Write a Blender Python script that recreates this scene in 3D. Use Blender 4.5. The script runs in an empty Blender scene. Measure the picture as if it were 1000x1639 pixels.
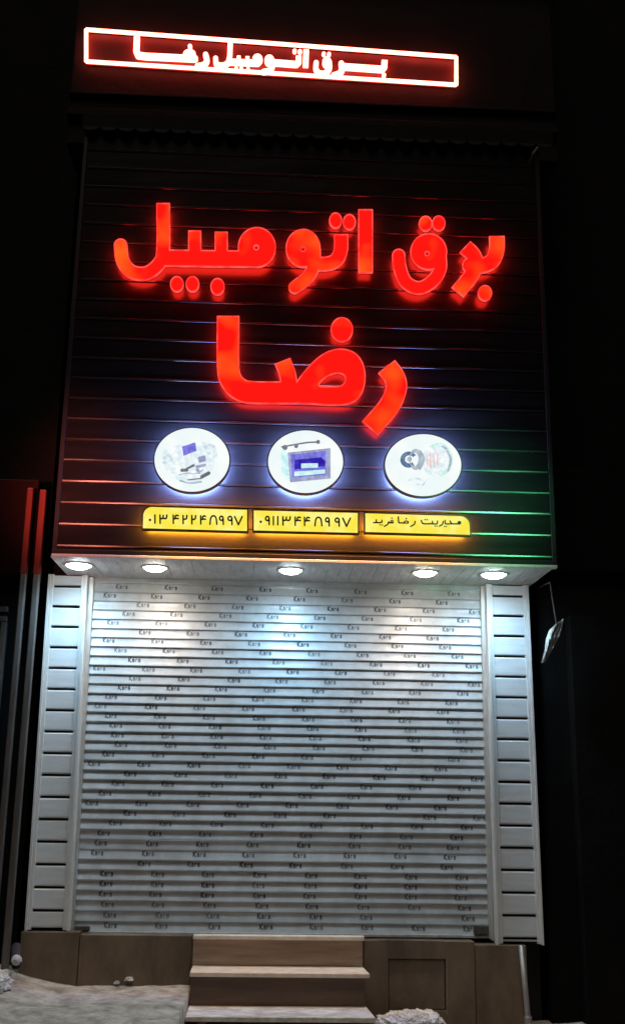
import bpy, bmesh, math, random
import numpy as np
from mathutils import Vector
from mathutils import noise as mnoise
from mathutils.geometry import tessellate_polygon
rnd = random.Random(7)
scn = bpy.context.scene
COL = scn.collection

# ------------------------------------------------------------------ camera
FPX, PITCH, YAW, ROLL = 1698.6, 0.25564, 0.03940, 0.01507
CAM = np.array([-0.168, -8.829, 1.46])
_cp, _sp, _cy, _sy = math.cos(PITCH), math.sin(PITCH), math.cos(YAW), math.sin(YAW)
FW = np.array([_sy*_cp, _cy*_cp, _sp]); RT0 = np.array([_cy, -_sy, 0.0]); UP0 = np.cross(RT0, FW)
RT = math.cos(ROLL)*RT0 + math.sin(ROLL)*UP0
UP = -math.sin(ROLL)*RT0 + math.cos(ROLL)*UP0
cd = bpy.data.cameras.new('camera'); cam = bpy.data.objects.new('camera', cd); COL.objects.link(cam)
from mathutils import Matrix
M3 = Matrix((tuple(RT), tuple(UP), tuple(-FW))).transposed()
cam.matrix_world = Matrix.Translation(Vector(CAM)) @ M3.to_4x4()
cd.sensor_fit = 'HORIZONTAL'; cd.sensor_width = 36.0; cd.lens = 36.0*FPX/1000.0
cd.clip_start = 0.1; cd.clip_end = 400
scn.camera = cam

# ------------------------------------------------------------------ night sky, street glow, exposure
w = bpy.data.worlds.new('World'); scn.world = w; w.use_nodes = True
nt = w.node_tree; nt.nodes.clear()
sky = nt.nodes.new('ShaderNodeTexSky'); sky.sky_type = 'NISHITA'; sky.sun_disc = False
sky.sun_elevation = math.radians(1.0); sky.sun_rotation = math.radians(200)
bgn = nt.nodes.new('ShaderNodeBackground'); bgn.inputs['Strength'].default_value = 0.002
won = nt.nodes.new('ShaderNodeOutputWorld')
nt.links.new(sky.outputs[0], bgn.inputs[0]); nt.links.new(bgn.outputs[0], won.inputs[0])
sd = bpy.data.lights.new('street_glow', 'SUN'); sd.energy = 0.64; sd.angle = math.radians(25); sd.color = (1.0, 0.90, 0.78)
sd.specular_factor = 0.3
so = bpy.data.objects.new('street_glow', sd); COL.objects.link(so)
so.rotation_euler = Vector((0.12, 0.45, -1.0)).to_track_quat('-Z', 'Y').to_euler()
vs = scn.view_settings
vs.view_transform = 'Standard'; vs.look = 'None'; vs.exposure = 0.0; vs.gamma = 1.0; vs.use_curve_mapping = False
scn.cycles.sample_clamp_indirect = 4.0

# ------------------------------------------------------------------ helpers
def at(px, py, Y):
    d = FW*FPX + RT*(px-500) + UP*(819.5-py)
    t = (Y-CAM[1])/d[1]
    return CAM + t*d
def atz(px, py, Z):
    d = FW*FPX + RT*(px-500) + UP*(819.5-py)
    t = (Z-CAM[2])/d[2]
    return CAM + t*d
def at_many(P, Y):
    P = np.asarray(P, float)
    d = FW[None]*FPX + RT[None]*(P[:, 0:1]-500) + UP[None]*(819.5-P[:, 1:2])
    return CAM[None] + d*((Y-CAM[1])/d[:, 1])[:, None]

def link(name, me, mat, parent=None):
    o = bpy.data.objects.new(name, me); COL.objects.link(o)
    if mat is not None: me.materials.append(mat)
    if parent is not None: o.parent = parent
    return o
def thing(name, label, cat, loc=(0, 0, 0), group=None):
    o = bpy.data.objects.new(name, None); COL.objects.link(o); o.empty_display_size = 0.1
    o.location = loc; o['label'] = label; o['category'] = cat
    if group: o['group'] = group
    bpy.context.view_layer.update()
    return o
def tag(o, label, cat, group=None):
    o['label'] = label; o['category'] = cat
    if group: o['group'] = group
    return o

class MB:
    """collects faces in world space, linked as one mesh object"""
    def __init__(s): s.v = []; s.f = []
    def add(s, vs, fs):
        n = len(s.v); s.v += [tuple(map(float, p)) for p in vs]; s.f += [tuple(i+n for i in f) for f in fs]
    def box(s, x0, x1, y0, y1, z0, z1):
        s.add([(x, y, z) for x in (x0, x1) for y in (y0, y1) for z in (z0, z1)],
              [(0, 1, 3, 2), (4, 6, 7, 5), (0, 4, 5, 1), (2, 3, 7, 6), (0, 2, 6, 4), (1, 5, 7, 3)])
    def quadbox(s, c4, y0, y1):
        """prism between Y planes; c4 = four (x, z) corners in order"""
        n = len(c4)
        vs = [(x, y0, z) for x, z in c4] + [(x, y1, z) for x, z in c4]
        fs = [tuple(range(n)), tuple(range(2*n-1, n-1, -1))] + [(i, i+n, (i+1) % n+n, (i+1) % n) for i in range(n)]
        s.add(vs, fs)
    def tube(s, pts, r, n=10, caps=True):
        pts = [Vector(p) for p in pts]; rs = r if isinstance(r, (list, tuple)) else [r]*len(pts)
        vs = []; prev = None
        for i, p in enumerate(pts):
            d = (pts[min(i+1, len(pts)-1)]-pts[max(i-1, 0)]).normalized()
            a = prev if prev is not None else (Vector((0, 0, 1)) if abs(d.z) < .9 else Vector((1, 0, 0)))
            u = (a-d*a.dot(d)).normalized(); prev = u; q = d.cross(u)
            for k in range(n):
                t = 2*math.pi*k/n; vs.append(p+(u*math.cos(t)+q*math.sin(t))*rs[i])
        fs = [(i*n+k, i*n+(k+1) % n, (i+1)*n+(k+1) % n, (i+1)*n+k) for i in range(len(pts)-1) for k in range(n)]
        if caps: fs += [tuple(range(n-1, -1, -1)), tuple(range((len(pts)-1)*n, len(pts)*n))]
        s.add(vs, fs)
    def lathe(s, c, axis, prof, n=40):
        """prof = list of (radius, height along axis)"""
        ax = Vector(axis).normalized(); a = Vector((0, 0, 1)) if abs(ax.z) < .9 else Vector((1, 0, 0))
        u = (a-ax*a.dot(ax)).normalized(); q = ax.cross(u); c = Vector(c); vs = []
        for r, h in prof:
            for k in range(n):
                t = 2*math.pi*k/n; vs.append(c+ax*h+(u*math.cos(t)+q*math.sin(t))*r)
        fs = [(i*n+k, i*n+(k+1) % n, (i+1)*n+(k+1) % n, (i+1)*n+k) for i in range(len(prof)-1) for k in range(n)]
        if prof[0][0] > 0: fs.append(tuple(range(n-1, -1, -1)))
        if prof[-1][0] > 0: fs.append(tuple(range((len(prof)-1)*n, len(prof)*n)))
        s.add(vs, fs)
    def build(s, name, mat, parent=None, bevel=0, smooth=False):
        me = bpy.data.meshes.new(name)
        loc = Vector((0, 0, 0))
        p = parent
        while p is not None: loc += p.location; p = p.parent
        me.from_pydata([tuple(Vector(v)-loc) for v in s.v], [], s.f)
        bm = bmesh.new(); bm.from_mesh(me)
        bmesh.ops.remove_doubles(bm, verts=bm.verts, dist=1e-6)
        bmesh.ops.recalc_face_normals(bm, faces=bm.faces)
        bm.to_mesh(me); bm.free()
        if smooth:
            for f in me.polygons: f.use_smooth = True
        o = link(name, me, mat, parent)
        if bevel:
            m = o.modifiers.new('bevel', 'BEVEL'); m.width = bevel; m.segments = 2; m.limit_method = 'ANGLE'; m.angle_limit = 0.7
        return o

# ------------------------------------------------------------------ materials
def mat(name, col, rough=0.6, metal=0.0, noise=None, bump=0.0, bscale=30, spec=0.5, rvar=0.0, streak=None):
    """noise = (scale, detail, second colour, amount); streak = (sx, sy, sz)"""
    m = bpy.data.materials.new(name); m.use_nodes = True; n = m.node_tree; b = n.nodes['Principled BSDF']
    b.inputs['Base Color'].default_value = (*col, 1); b.inputs['Roughness'].default_value = rough
    b.inputs['Metallic'].default_value = metal; b.inputs['Specular IOR Level'].default_value = spec
    tc = n.nodes.new('ShaderNodeTexCoord'); mp = n.nodes.new('ShaderNodeMapping')
    n.links.new(tc.outputs['Object'], mp.inputs[0])
    if streak: mp.inputs['Scale'].default_value = streak
    if noise:
        t = n.nodes.new('ShaderNodeTexNoise'); t.inputs['Scale'].default_value = noise[0]; t.inputs['Detail'].default_value = noise[1]
        t.inputs['Roughness'].default_value = 0.65
        n.links.new(mp.outputs[0], t.inputs['Vector'])
        r = n.nodes.new('ShaderNodeValToRGB'); r.color_ramp.elements[0].position = .35; r.color_ramp.elements[1].position = .68
        r.color_ramp.elements[0].color = (*col, 1)
        c2 = [a*(1-noise[3])+c*noise[3] for a, c in zip(col, noise[2])]
        r.color_ramp.elements[1].color = (*c2, 1)
        n.links.new(t.outputs['Fac'], r.inputs[0]); n.links.new(r.outputs[0], b.inputs['Base Color'])
        if rvar:
            mr = n.nodes.new('ShaderNodeMapRange'); mr.inputs[3].default_value = max(.03, rough-rvar); mr.inputs[4].default_value = min(1, rough+rvar)
            n.links.new(t.outputs['Fac'], mr.inputs[0]); n.links.new(mr.outputs[0], b.inputs['Roughness'])
    if bump:
        t2 = n.nodes.new('ShaderNodeTexNoise'); t2.inputs['Scale'].default_value = bscale; t2.inputs['Detail'].default_value = 6
        n.links.new(tc.outputs['Object'], t2.inputs['Vector'])
        bp = n.nodes.new('ShaderNodeBump'); bp.inputs['Strength'].default_value = bump; bp.inputs['Distance'].default_value = 0.02
        n.links.new(t2.outputs['Fac'], bp.inputs['Height']); n.links.new(bp.outputs[0], b.inputs['Normal'])
    return m
def emit(name, col, strength, col2=None, scale=6.0, lo=.5, hi=.72):
    m = bpy.data.materials.new(name); m.use_nodes = True; n = m.node_tree; n.nodes.clear()
    e = n.nodes.new('ShaderNodeEmission'); o = n.nodes.new('ShaderNodeOutputMaterial')
    e.inputs[0].default_value = (*col, 1); e.inputs[1].default_value = strength
    if col2:
        tc = n.nodes.new('ShaderNodeTexCoord'); t = n.nodes.new('ShaderNodeTexNoise'); t.inputs['Scale'].default_value = scale
        t.inputs['Detail'].default_value = 2
        r = n.nodes.new('ShaderNodeValToRGB'); r.color_ramp.elements[0].position = lo; r.color_ramp.elements[1].position = hi
        r.color_ramp.elements[0].color = (*col, 1); r.color_ramp.elements[1].color = (*col2, 1)
        n.links.new(tc.outputs['Object'], t.inputs['Vector']); n.links.new(t.outputs['Fac'], r.inputs[0]); n.links.new(r.outputs[0], e.inputs[0])
    n.links.new(e.outputs[0], o.inputs[0])
    return m

M = dict(
    cladding=mat('dark_cladding', (0.0062, 0.0054, 0.0058), 0.32, spec=.16, noise=(3, 5, (0.010, 0.008, 0.0085), .8), rvar=.08, streak=(.5, 1, 6)),
    lip=mat('joint_lip_paint', (0.012, 0.011, 0.011), 0.20, metal=.0, spec=.19, noise=(3, 4, (0.008, 0.007, 0.007), .8), rvar=.05, streak=(1.2, 1, 1)),
    clad_trim=mat('dark_trim', (0.010, 0.009, 0.010), 0.45, spec=.25, noise=(9, 4, (0.018, 0.017, 0.017), .6)),
    upper=mat('upper_wall_paint', (0.012, 0.0075, 0.007), 0.8, spec=.1, noise=(2.5, 6, (0.007, 0.005, 0.005), .8), bump=.3, bscale=14),
    flashing=mat('flashing_metal', (0.0035, 0.0025, 0.0025), 0.7, spec=.08, noise=(8, 4, (0.002, 0.0015, 0.0015), .7)),
    white=mat('white_panel', (0.70, 0.73, 0.745), 0.42, noise=(5, 6, (0.56, 0.57, 0.57), .8), streak=(.6, 1, 5), rvar=.1),
    white_trim=mat('white_trim', (0.74, 0.73, 0.71), 0.4, noise=(12, 4, (0.58, 0.56, 0.52), .6), streak=(4, 1, .6)),
    soffit=mat('soffit_panel', (0.82, 0.81, 0.80), 0.5, noise=(6, 4, (0.48, 0.46, 0.45), .7), streak=(3, .7, 1)),
    shutter=mat('shutter_slats', (0.58, 0.615, 0.635), 0.36, metal=0.1, noise=(3.2, 12, (0.39, 0.385, 0.375), .9), streak=(1.6, 1, 1.6), rvar=.12),
    rail=mat('rail_metal', (0.60, 0.58, 0.55), 0.42, metal=.3, noise=(7, 6, (0.36, 0.31, 0.26), .7), streak=(3, 1, .6)),
    ink=mat('shutter_ink', (0.03, 0.035, 0.045), 0.6, noise=(6, 4, (0.24, 0.25, 0.26), .9)),
    lock=mat('lock_metal', (0.09, 0.085, 0.08), 0.45, metal=.5, noise=(20, 4, (0.2, 0.18, 0.16), .6)),
    granite=mat('brown_granite', (0.20, 0.142, 0.092), 0.45, noise=(2.6, 14, (0.085, 0.058, 0.038), 1.0), streak=(1.4, 1, .7), bump=.12, bscale=60, rvar=.12),
    granite_lit_edge=mat('granite_lit_edge', (0.26, 0.20, 0.15), 0.5, noise=(20, 8, (0.12, 0.09, 0.07), .8)),
    tread=mat('step_stone', (0.84, 0.76, 0.66), 0.5, noise=(9, 10, (0.58, 0.47, 0.37), .8), bump=.1, bscale=50),
    tread_snow=mat('step_stone_snowy', (0.45, 0.37, 0.30), 0.65, noise=(16, 8, (0.85, 0.81, 0.75), 1.0), bump=.4, bscale=40, streak=(.5, 1, 1)),
    riser=mat('riser_stone', (0.46, 0.345, 0.26), 0.38, noise=(3.5, 11, (0.25, 0.175, 0.125), .95), streak=(.5, 1, 7), rvar=.1),
    riser_dark=mat('riser_stone_dark', (0.15, 0.095, 0.06), 0.45, noise=(4, 9, (0.085, 0.052, 0.032), .9), streak=(.5, 1, 5)),
    pavement=mat('pavement_slush', (0.64, 0.58, 0.51), 0.88, noise=(7, 15, (0.20, 0.165, 0.13), .95), bump=1.0, bscale=45),
    road=mat('road_asphalt', (0.06, 0.055, 0.05), 0.9, noise=(10, 8, (0.16, 0.15, 0.14), .6), bump=.5, bscale=50),
    snow=mat('dirty_snow', (0.80, 0.79, 0.76), 0.85, noise=(11, 10, (0.36, 0.31, 0.26), .9), bump=.9, bscale=30),
    plaster=mat('neighbour_plaster', (0.004, 0.004, 0.004), 0.85, spec=.08, noise=(3, 7, (0.009, 0.008, 0.007), .8), bump=.4, bscale=20),
    redboard=mat('red_lit_fascia', (0.016, 0.0022, 0.0018), 0.5, spec=.1, noise=(3, 5, (0.012, 0.002, 0.002), .9), streak=(5, 1, .5)),  # dark red board, with red light at this level put into its colour
    post=mat('post_metal', (0.13, 0.12, 0.11), 0.45, metal=.2, noise=(8, 5, (0.06, 0.05, 0.05), .8), streak=(4, 1, .5)),
    redlit_post=mat('post_red_light_tint', (0.24, 0.03, 0.022), 0.4, noise=(8, 5, (0.10, 0.012, 0.01), .8), streak=(4, 1, .5)),  # red light reaching the upper posts, put into the colour
    glass=mat('dark_glass', (0.006, 0.007, 0.008), 0.12, noise=(2, 2, (0.012, 0.012, 0.013), .5)),
    pipe=mat('grey_pipe', (0.34, 0.33, 0.33), 0.35, metal=.4, noise=(9, 5, (0.18, 0.17, 0.16), .8), streak=(3, 3, .5)),
    sheet=mat('pale_sheet', (0.60, 0.60, 0.57), 0.6, noise=(18, 6, (0.38, 0.38, 0.36), .8), bump=.6, bscale=30),
    can=mat('sign_case', (0.05, 0.052, 0.065), 0.4, noise=(20, 3, (0.04, 0.04, 0.05), .6)),
    redcast=mat('red_glow_tint', (0.042, 0.003, 0.003), 0.6, spec=.2, noise=(6, 4, (0.026, 0.003, 0.003), .7)),
    ycase=mat('yellow_sign_case', (0.10, 0.065, 0.008), 0.4, noise=(20, 3, (0.06, 0.04, 0.006), .6)),
    yink=mat('sign_ink', (0.012, 0.010, 0.006), 0.6, noise=(60, 2, (0.03, 0.025, 0.01), .6)),
    red_face=emit('red_acrylic', (1.0, 0.0035, 0.0022), 2.6, (1.0, 0.075, 0.006), 2.1, .50, .84),
    red_rim=emit('red_trim_cap', (1.0, 0.085, 0.072), 1.3, (0.9, 0.035, 0.03), 14, .4, .6),
    red_side=mat('red_return', (0.05, 0.006, 0.005), 0.4, noise=(20, 3, (0.03, 0.004, 0.004), .6)), red_glow=emit('red_backlight', (1.0, 0.02, 0.012), 50.0),
    neon=emit('neon_tube', (19.0, 2.3, 1.6), 1.0, (17.0, 1.9, 1.25), 4, .4, .6),
    badge=emit('badge_face', (0.86, 0.95, 0.95), 1.0, (0.96, 1.0, 0.98), 5, .4, .6),
    badge_glow=emit('badge_backlight', (0.24, 0.38, 1.0), 250.0),
    yellow=emit('yellow_face', (0.98, 0.82, 0.075), 1.0, (1.0, 0.93, 0.24), 9, .4, .62),
    yellow_glow=emit('yellow_backlight', (1.0, 0.36, 0.012), 225.0),
    lamp_cool=emit('lamp_cool', (0.80, 0.95, 1.0), 48.0),
    lamp_warm=emit('lamp_warm', (1.0, 0.90, 0.74), 42.0),
    lamp_ring=mat('lamp_ring', (0.75, 0.75, 0.74), 0.3, metal=.4, noise=(20, 3, (0.6, 0.6, 0.6), .5)),
)
def print_mat(name, col): return emit(name, col, 1.0, tuple(min(1, c*1.35+.03) for c in col), 30, .4, .65)
PR = dict(wash=print_mat('print_wash', (0.70, 0.84, 0.90)), blue=print_mat('print_blue', (0.16, 0.15, 0.62)), deep=print_mat('print_deep_blue', (0.025, 0.012, 0.36)),
          grey=print_mat('print_grey', (0.30, 0.32, 0.50)), steel=print_mat('print_steel', (0.36, 0.42, 0.50)),
          pale=print_mat('print_pale', (0.58, 0.68, 0.76)), cyan=print_mat('print_cyan', (0.52, 0.84, 0.88)),
          red=print_mat('print_red', (0.86, 0.55, 0.52)), dark=print_mat('print_dark', (0.14, 0.14, 0.17)),
          navy=print_mat('print_navy', (0.09, 0.16, 0.28)), mint=print_mat('print_mint', (0.55, 0.86, 0.74)))

# ------------------------------------------------------------------ glyph shapes: distance field -> contours -> solid
def smooth(pts, n=8):
    P = [np.array(p, float) for p in pts]
    if len(P) < 3: return P
    P2 = [2*P[0]-P[1]] + P + [2*P[-1]-P[-2]]; out = []
    for i in range(1, len(P2)-2):
        a, b, c, d = P2[i-1:i+3]
        for k in range(n):
            t = k/n
            out.append(.5*((2*b)+(c-a)*t+(2*a-5*b+4*c-d)*t*t+(3*b-3*c+d-a)*t**3))
    out.append(P[-1]); return out
def S(pts, wid, caps='rr', curve=True): return ('s', smooth(pts) if curve else [np.array(p, float) for p in pts], wid/2, caps)
def C(x, y, rx, ry=None): return ('c', x, y, rx, ry or rx)
def H(x, y, rx, ry=None): return ('h', x, y, rx, ry or rx)
def loop(pts, n=6):
    P = [np.array(p, float) for p in pts]; m = len(P); out = []
    for i in range(m):
        a, b, c, d = P[i-1], P[i], P[(i+1) % m], P[(i+2) % m]
        for k in range(n): t = k/n; out.append(.5*((2*b)+(c-a)*t+(2*a-5*b+4*c-d)*t*t+(3*b-3*c+d-a)*t**3))
    return out
def PG(pts, rad=0): return ('p', [np.array(p, float) for p in pts], rad)
def HP(pts, rad=0): return ('q', [np.array(p, float) for p in pts], rad)
def sd_poly(X, Y, P):
    d = np.full(X.shape, 1e9); inside = np.zeros(X.shape, bool); n = len(P)
    for i in range(n):
        a, b = P[i], P[(i+1) % n]; e = b-a; L = max(e@e, 1e-12)
        t = np.clip(((X-a[0])*e[0]+(Y-a[1])*e[1])/L, 0, 1)
        d = np.minimum(d, np.hypot(X-a[0]-t*e[0], Y-a[1]-t*e[1]))
        if abs(e[1]) > 1e-12:
            c = ((a[1] > Y) != (b[1] > Y)) & (X < (b[0]-a[0])*(Y-a[1])/e[1]+a[0]); inside ^= c
    return np.where(inside, -d, d)
def sdf(prims, X, Y):
    d = np.full(X.shape, 1e9)
    for p in prims:
        if p[0] == 's':
            pts, r, caps = p[1], p[2], p[3]; n = len(pts)
            for i in range(n-1):
                a, b = pts[i], pts[i+1]; e = b-a; L = math.hypot(*e)
                if L < 1e-9: continue
                u = e/L; s = (X-a[0])*u[0]+(Y-a[1])*u[1]; q = -(X-a[0])*u[1]+(Y-a[1])*u[0]
                ds = np.hypot(s-np.clip(s, 0, L), q)-r
                if i == 0 and caps[0] == 'b': ds = np.maximum(ds, -s)
                if i == n-2 and caps[1] == 'b': ds = np.maximum(ds, s-L)
                if caps[0] == 'b' and 0 < i < 6:
                    u0 = pts[1]-pts[0]; u0 = u0/math.hypot(*u0); ds = np.maximum(ds, -((X-pts[0][0])*u0[0]+(Y-pts[0][1])*u0[1]))
                if caps[1] == 'b' and n-8 < i < n-2:
                    u0 = pts[-1]-pts[-2]; u0 = u0/math.hypot(*u0); ds = np.maximum(ds, (X-pts[-1][0])*u0[0]+(Y-pts[-1][1])*u0[1])
                d = np.minimum(d, ds)
        elif p[0] == 'c':
            k = min(p[3], p[4]); d = np.minimum(d, (np.hypot((X-p[1])/p[3], (Y-p[2])/p[4])-1)*k)
        elif p[0] == 'p': d = np.minimum(d, sd_poly(X, Y, p[1])-p[2])
    for p in prims:
        if p[0] == 'h':
            k = min(p[3], p[4]); d = np.maximum(d, -(np.hypot((X-p[1])/p[3], (Y-p[2])/p[4])-1)*k)
        elif p[0] == 'q': d = np.maximum(d, -(sd_poly(X, Y, p[1])-p[2]))
    return d
def contours(F, x0, y0, h, lev):
    """marching squares, closed loops with the inside on one side"""
    A = F-lev; A = np.where(np.abs(A) < 1e-7, 1e-7, A); ny, nx = A.shape; seg = {}
    def pt(k):
        (i, j, hor) = k
        a = A[j, i]; b = A[j, i+1] if hor else A[j+1, i]; t = a/(a-b)
        return (x0+(i+t)*h, y0+j*h) if hor else (x0+i*h, y0+(j+t)*h)
    neg = A < 0
    cells = np.argwhere((neg[:-1, :-1].astype(int)+neg[1:, :-1]+neg[:-1, 1:]+neg[1:, 1:]) % 4 != 0)
    for j, i in cells:
        c = (neg[j, i], neg[j, i+1], neg[j+1, i+1], neg[j+1, i])
        e = [(i, j, True), (i+1, j, False), (i, j+1, True), (i, j, False)]   # top right bottom left
        outp = [k for k in range(4) if c[k] and not c[(k+1) % 4]]; inp = [k for k in range(4) if not c[k] and c[(k+1) % 4]]
        if len(outp) == 1: seg[e[inp[0]]] = e[outp[0]]
        else:
            for k in outp:                                    # saddle: keep the two corners apart
                seg[e[(k-1) % 4]] = e[k]
    loops = []
    while seg:
        s = next(iter(seg)); L = [s]; k = seg.pop(s)
        while k != s and k in seg: L.append(k); k = seg.pop(k)
        P = [pt(k) for k in L]
        if len(P) > 4: loops.append(P)
    return loops
def thin(P, tol):
    """drop points lying on straight runs"""
    out = [P[0]]; i = 0; n = len(P)
    while i < n-1:
        j = i+2; best = i+1
        while j < n and j-i < 14:
            a = np.array(P[i]); b = np.array(P[j]); e = b-a; L = math.hypot(*e)
            if L > 1e-9 and max(abs(e[0]*(P[k][1]-a[1])-e[1]*(P[k][0]-a[0]))/L for k in range(i+1, j)) < tol: best = j; j += 1
            else: break
        i = best; out.append(P[i])
    return out if len(out) > 3 else P
def field(prims, h, pad):
    xs, ys = [], []
    for p in prims:
        if p[0] == 's':
            xs += [q[0]+s*p[2] for q in p[1] for s in (-1, 1)]; ys += [q[1]+s*p[2] for q in p[1] for s in (-1, 1)]
        elif p[0] == 'c': xs += [p[1]-p[3], p[1]+p[3]]; ys += [p[2]-p[4], p[2]+p[4]]
        elif p[0] == 'p': xs += [q[0]+s*p[2] for q in p[1] for s in (-1, 1)]; ys += [q[1]+s*p[2] for q in p[1] for s in (-1, 1)]
    x0, y0 = min(xs)-pad, min(ys)-pad
    X, Y = np.meshgrid(np.arange(x0, max(xs)+pad, h), np.arange(y0, max(ys)+pad, h))
    return sdf(prims, X, Y), x0, y0
def inside(p, L):
    c = False; n = len(L)
    for i in range(n):
        a, b = L[i], L[(i+1) % n]
        if (a[1] > p[1]) != (b[1] > p[1]) and p[0] < (b[0]-a[0])*(p[1]-a[1])/(b[1]-a[1])+a[0]: c = not c
    return c
def shells(loops):
    """each outer loop with the holes directly inside it"""
    dep = [sum(inside(L[0], K) for K in loops if K is not L) for L in loops]
    return [[L]+[K for K, e in zip(loops, dep) if e == d+1 and inside(K[0], L)] for L, d in zip(loops, dep) if d % 2 == 0]
def fill(mb, loops, Y):
    for grp in shells(loops):
        W = at_many([p for L in grp for p in L], Y)
        mb.add(W, [tuple(t) for t in tessellate_polygon([[Vector((p[0], p[1], 0)) for p in L] for L in grp])])
def wall(mb, loops, Ya, Yb):
    """side walls: the outline as seen on plane Ya, pushed straight back to Yb"""
    for L in loops:
        A = at_many(L, Ya); B = A.copy(); B[:, 1] = Yb; n = len(L)
        mb.add(np.vstack([A, B]), [(i, (i+1) % n, (i+1) % n+n, i+n) for i in range(n)])
def solid(prims, name, material, parent, Yf, Yb, h=.5, tol=.05):
    F, x0, y0 = field(prims, h, 3*h); L = [thin(p, tol) for p in contours(F, x0, y0, h, 0)]
    mb = MB(); fill(mb, L, Yf); wall(mb, L, Yf, Yb); return mb.build(name, material, parent)
def channel_letter(prims, name, parent, Yf, Yb, rim=1.7):
    F, x0, y0 = field(prims, .6, 4); L0 = [thin(p, .05) for p in contours(F, x0, y0, .6, 0)]
    L1 = [thin(p, .05) for p in contours(F, x0, y0, .6, -rim)]
    mb = MB(); fill(mb, L1, Yf); o = mb.build(name, M['red_face'], parent)
    mb = MB(); fill(mb, L0+L1, Yf-.006); wall(mb, L1, Yf-.006, Yf); wall(mb, L0, Yf-.006, Yf+.012); mb.build('trim_cap', M['red_rim'], o)
    mb = MB(); wall(mb, L0, Yf+.012, Yb); mb.build('side_return', M['red_side'], o)
    mb = MB(); W0 = [[tuple(p) for p in L] for L in L1]; fill(mb, W0, Yf); V = np.array(mb.v); V[:, 1] = Yb-.002; mb.v = [tuple(p) for p in V]
    mb.build('back_light', M['red_glow'], o)
    return o

# ------------------------------------------------------------------ ground
ZS = 3.165                                   # underside of the canopy
YF = -0.80                                   # front of the facade cladding
YP = -0.10                                   # front of the plinth
def sheet(name, x0, x1, y0, y1, z, material, nx, ny, amp, seed, skirt=0.0, edge=None):
    r = np.random.RandomState(seed); k = r.rand(14, 4)
    mb = MB(); vs = []
    for j in range(ny+1):
        for i in range(nx+1):
            x = x0+(x1-x0)*i/nx; y = y0+(y1-y0)*j/ny
            d = sum(math.sin(x*(1+a*9)*(1.5)+c*6.28)*math.sin(y*(1+b*9)*1.5+e*6.28) for a, b, c, e in k)/5
            d += .9*mnoise.fractal(Vector((x*4, y*4, seed)), .8, 2.1, 5)
            vs.append((x, y, z+amp*d+(edge(x, y) if edge else 0)))
    n = nx+1
    mb.add(vs, [(j*n+i, j*n+i+1, (j+1)*n+i+1, (j+1)*n+i) for j in range(ny) for i in range(nx)])
    if skirt:
        for j in range(ny):
            a, b = vs[j*n+nx], vs[(j+1)*n+nx]; mb.add([a, b, (b[0], b[1], b[2]-skirt), (a[0], a[1], a[2]-skirt)], [(0, 1, 2, 3)])
        for i in range(nx):
            a, b = vs[i], vs[i+1]; mb.add([a, b, (b[0], b[1], b[2]-skirt), (a[0], a[1], a[2]-skirt)], [(0, 1, 2, 3)])
    o = mb.build(name, material, smooth=True); o['kind'] = 'structure'; return o
def heap(x, y):                              # the ground rises in the left corner and along the wall
    d = max(0.0, -1.55-x); return .13*(1-math.exp(-(d*2.2)**2))*math.exp(-((y+.2)/1.0)**2)
sheet('pavement', -6.0, -0.69, -3.2, .24, 0.0, M['pavement'], 300, 180, .012, 3, skirt=.3, edge=heap)
sheet('sidewalk', -0.69, 7.0, -3.2, .14, -0.27, M['pavement'], 120, 50, .012, 4)
sheet('road', -60, 60, -80, -3.2, -0.28, M['road'], 40, 40, .012, 5)

# ------------------------------------------------------------------ the shop building
shop = thing('shop_building', 'narrow dark clad shopfront with white side panels and a closed roller shutter', 'building', (0, 0, 0))
ZTOP = 6.90
XL, XR = -1.845, 2.062
# dark boards, a dark groove and a slim glossy lip at every joint
P0, PIT = 3.418, 0.1727
mb = MB(); lips = MB()
xs = np.linspace(XL+.035, XR-.035, 15)
def clad_y(x, zz): return YF+.0015*math.sin(x*2.3+zz*7)+.001*math.sin(x*5.1-zz*23)
joints = [P0+PIT*k for k in range(-1, 21) if P0+PIT*k < ZTOP-.05]
prof = [(0.0, 3.215)]
for j in joints: prof += [(0.0, j-.018), (.012, j-.016), (.012, j+.004), (.001, j+.006)]
prof.append((0.0, ZTOP)); n = len(prof)
mb.add([(x, clad_y(x, zz)+d, zz) for x in xs for d, zz in prof], [(i*n+k, (i+1)*n+k, (i+1)*n+k+1, i*n+k+1) for i in range(len(xs)-1) for k in range(n-1)])
o = mb.build('facade_cladding', M['cladding'], shop)
for j in joints:                                               # the lip leans a little towards the street
    lp = MB(); q = [(.010, j-.0075), (.0005, j-.0070), (-.0022, j-.0050), (-.0045, j+.0055), (-.0030, j+.0078), (.0012, j+.0085)]; m_ = len(q); dz = rnd.uniform(-.0006, .0006)
    lp.add([(x, clad_y(x, zz)+d, zz+dz) for x in xs for d, zz in q], [(i*m_+k, (i+1)*m_+k, (i+1)*m_+k+1, i*m_+k+1) for i in range(len(xs)-1) for k in range(m_-1)])
    lp.build('joint_lip', M['lip'], o)
mb = MB()
mb.box(XL, XL+.035, YF-.014, -.12, ZS+.012, ZTOP); mb.build('edge_trim', M['clad_trim'], shop, bevel=.004)
mb = MB(); mb.box(XR-.035, XR, YF-.014, -.12, ZS+.012, ZTOP); mb.build('edge_trim', M['clad_trim'], shop, bevel=.004)
mb = MB(); mb.box(XL, XR, YF-.02, YF+.05, ZS+.012, 3.213); mb.build('bottom_trim', M['clad_trim'], shop, bevel=.005)
mb = MB(); mb.box(XL+.002, XR-.002, YF-.024, YF+.04, ZS-.012, ZS+.010); mb.build('drip_edge', M['white_trim'], shop, bevel=.003)
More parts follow.
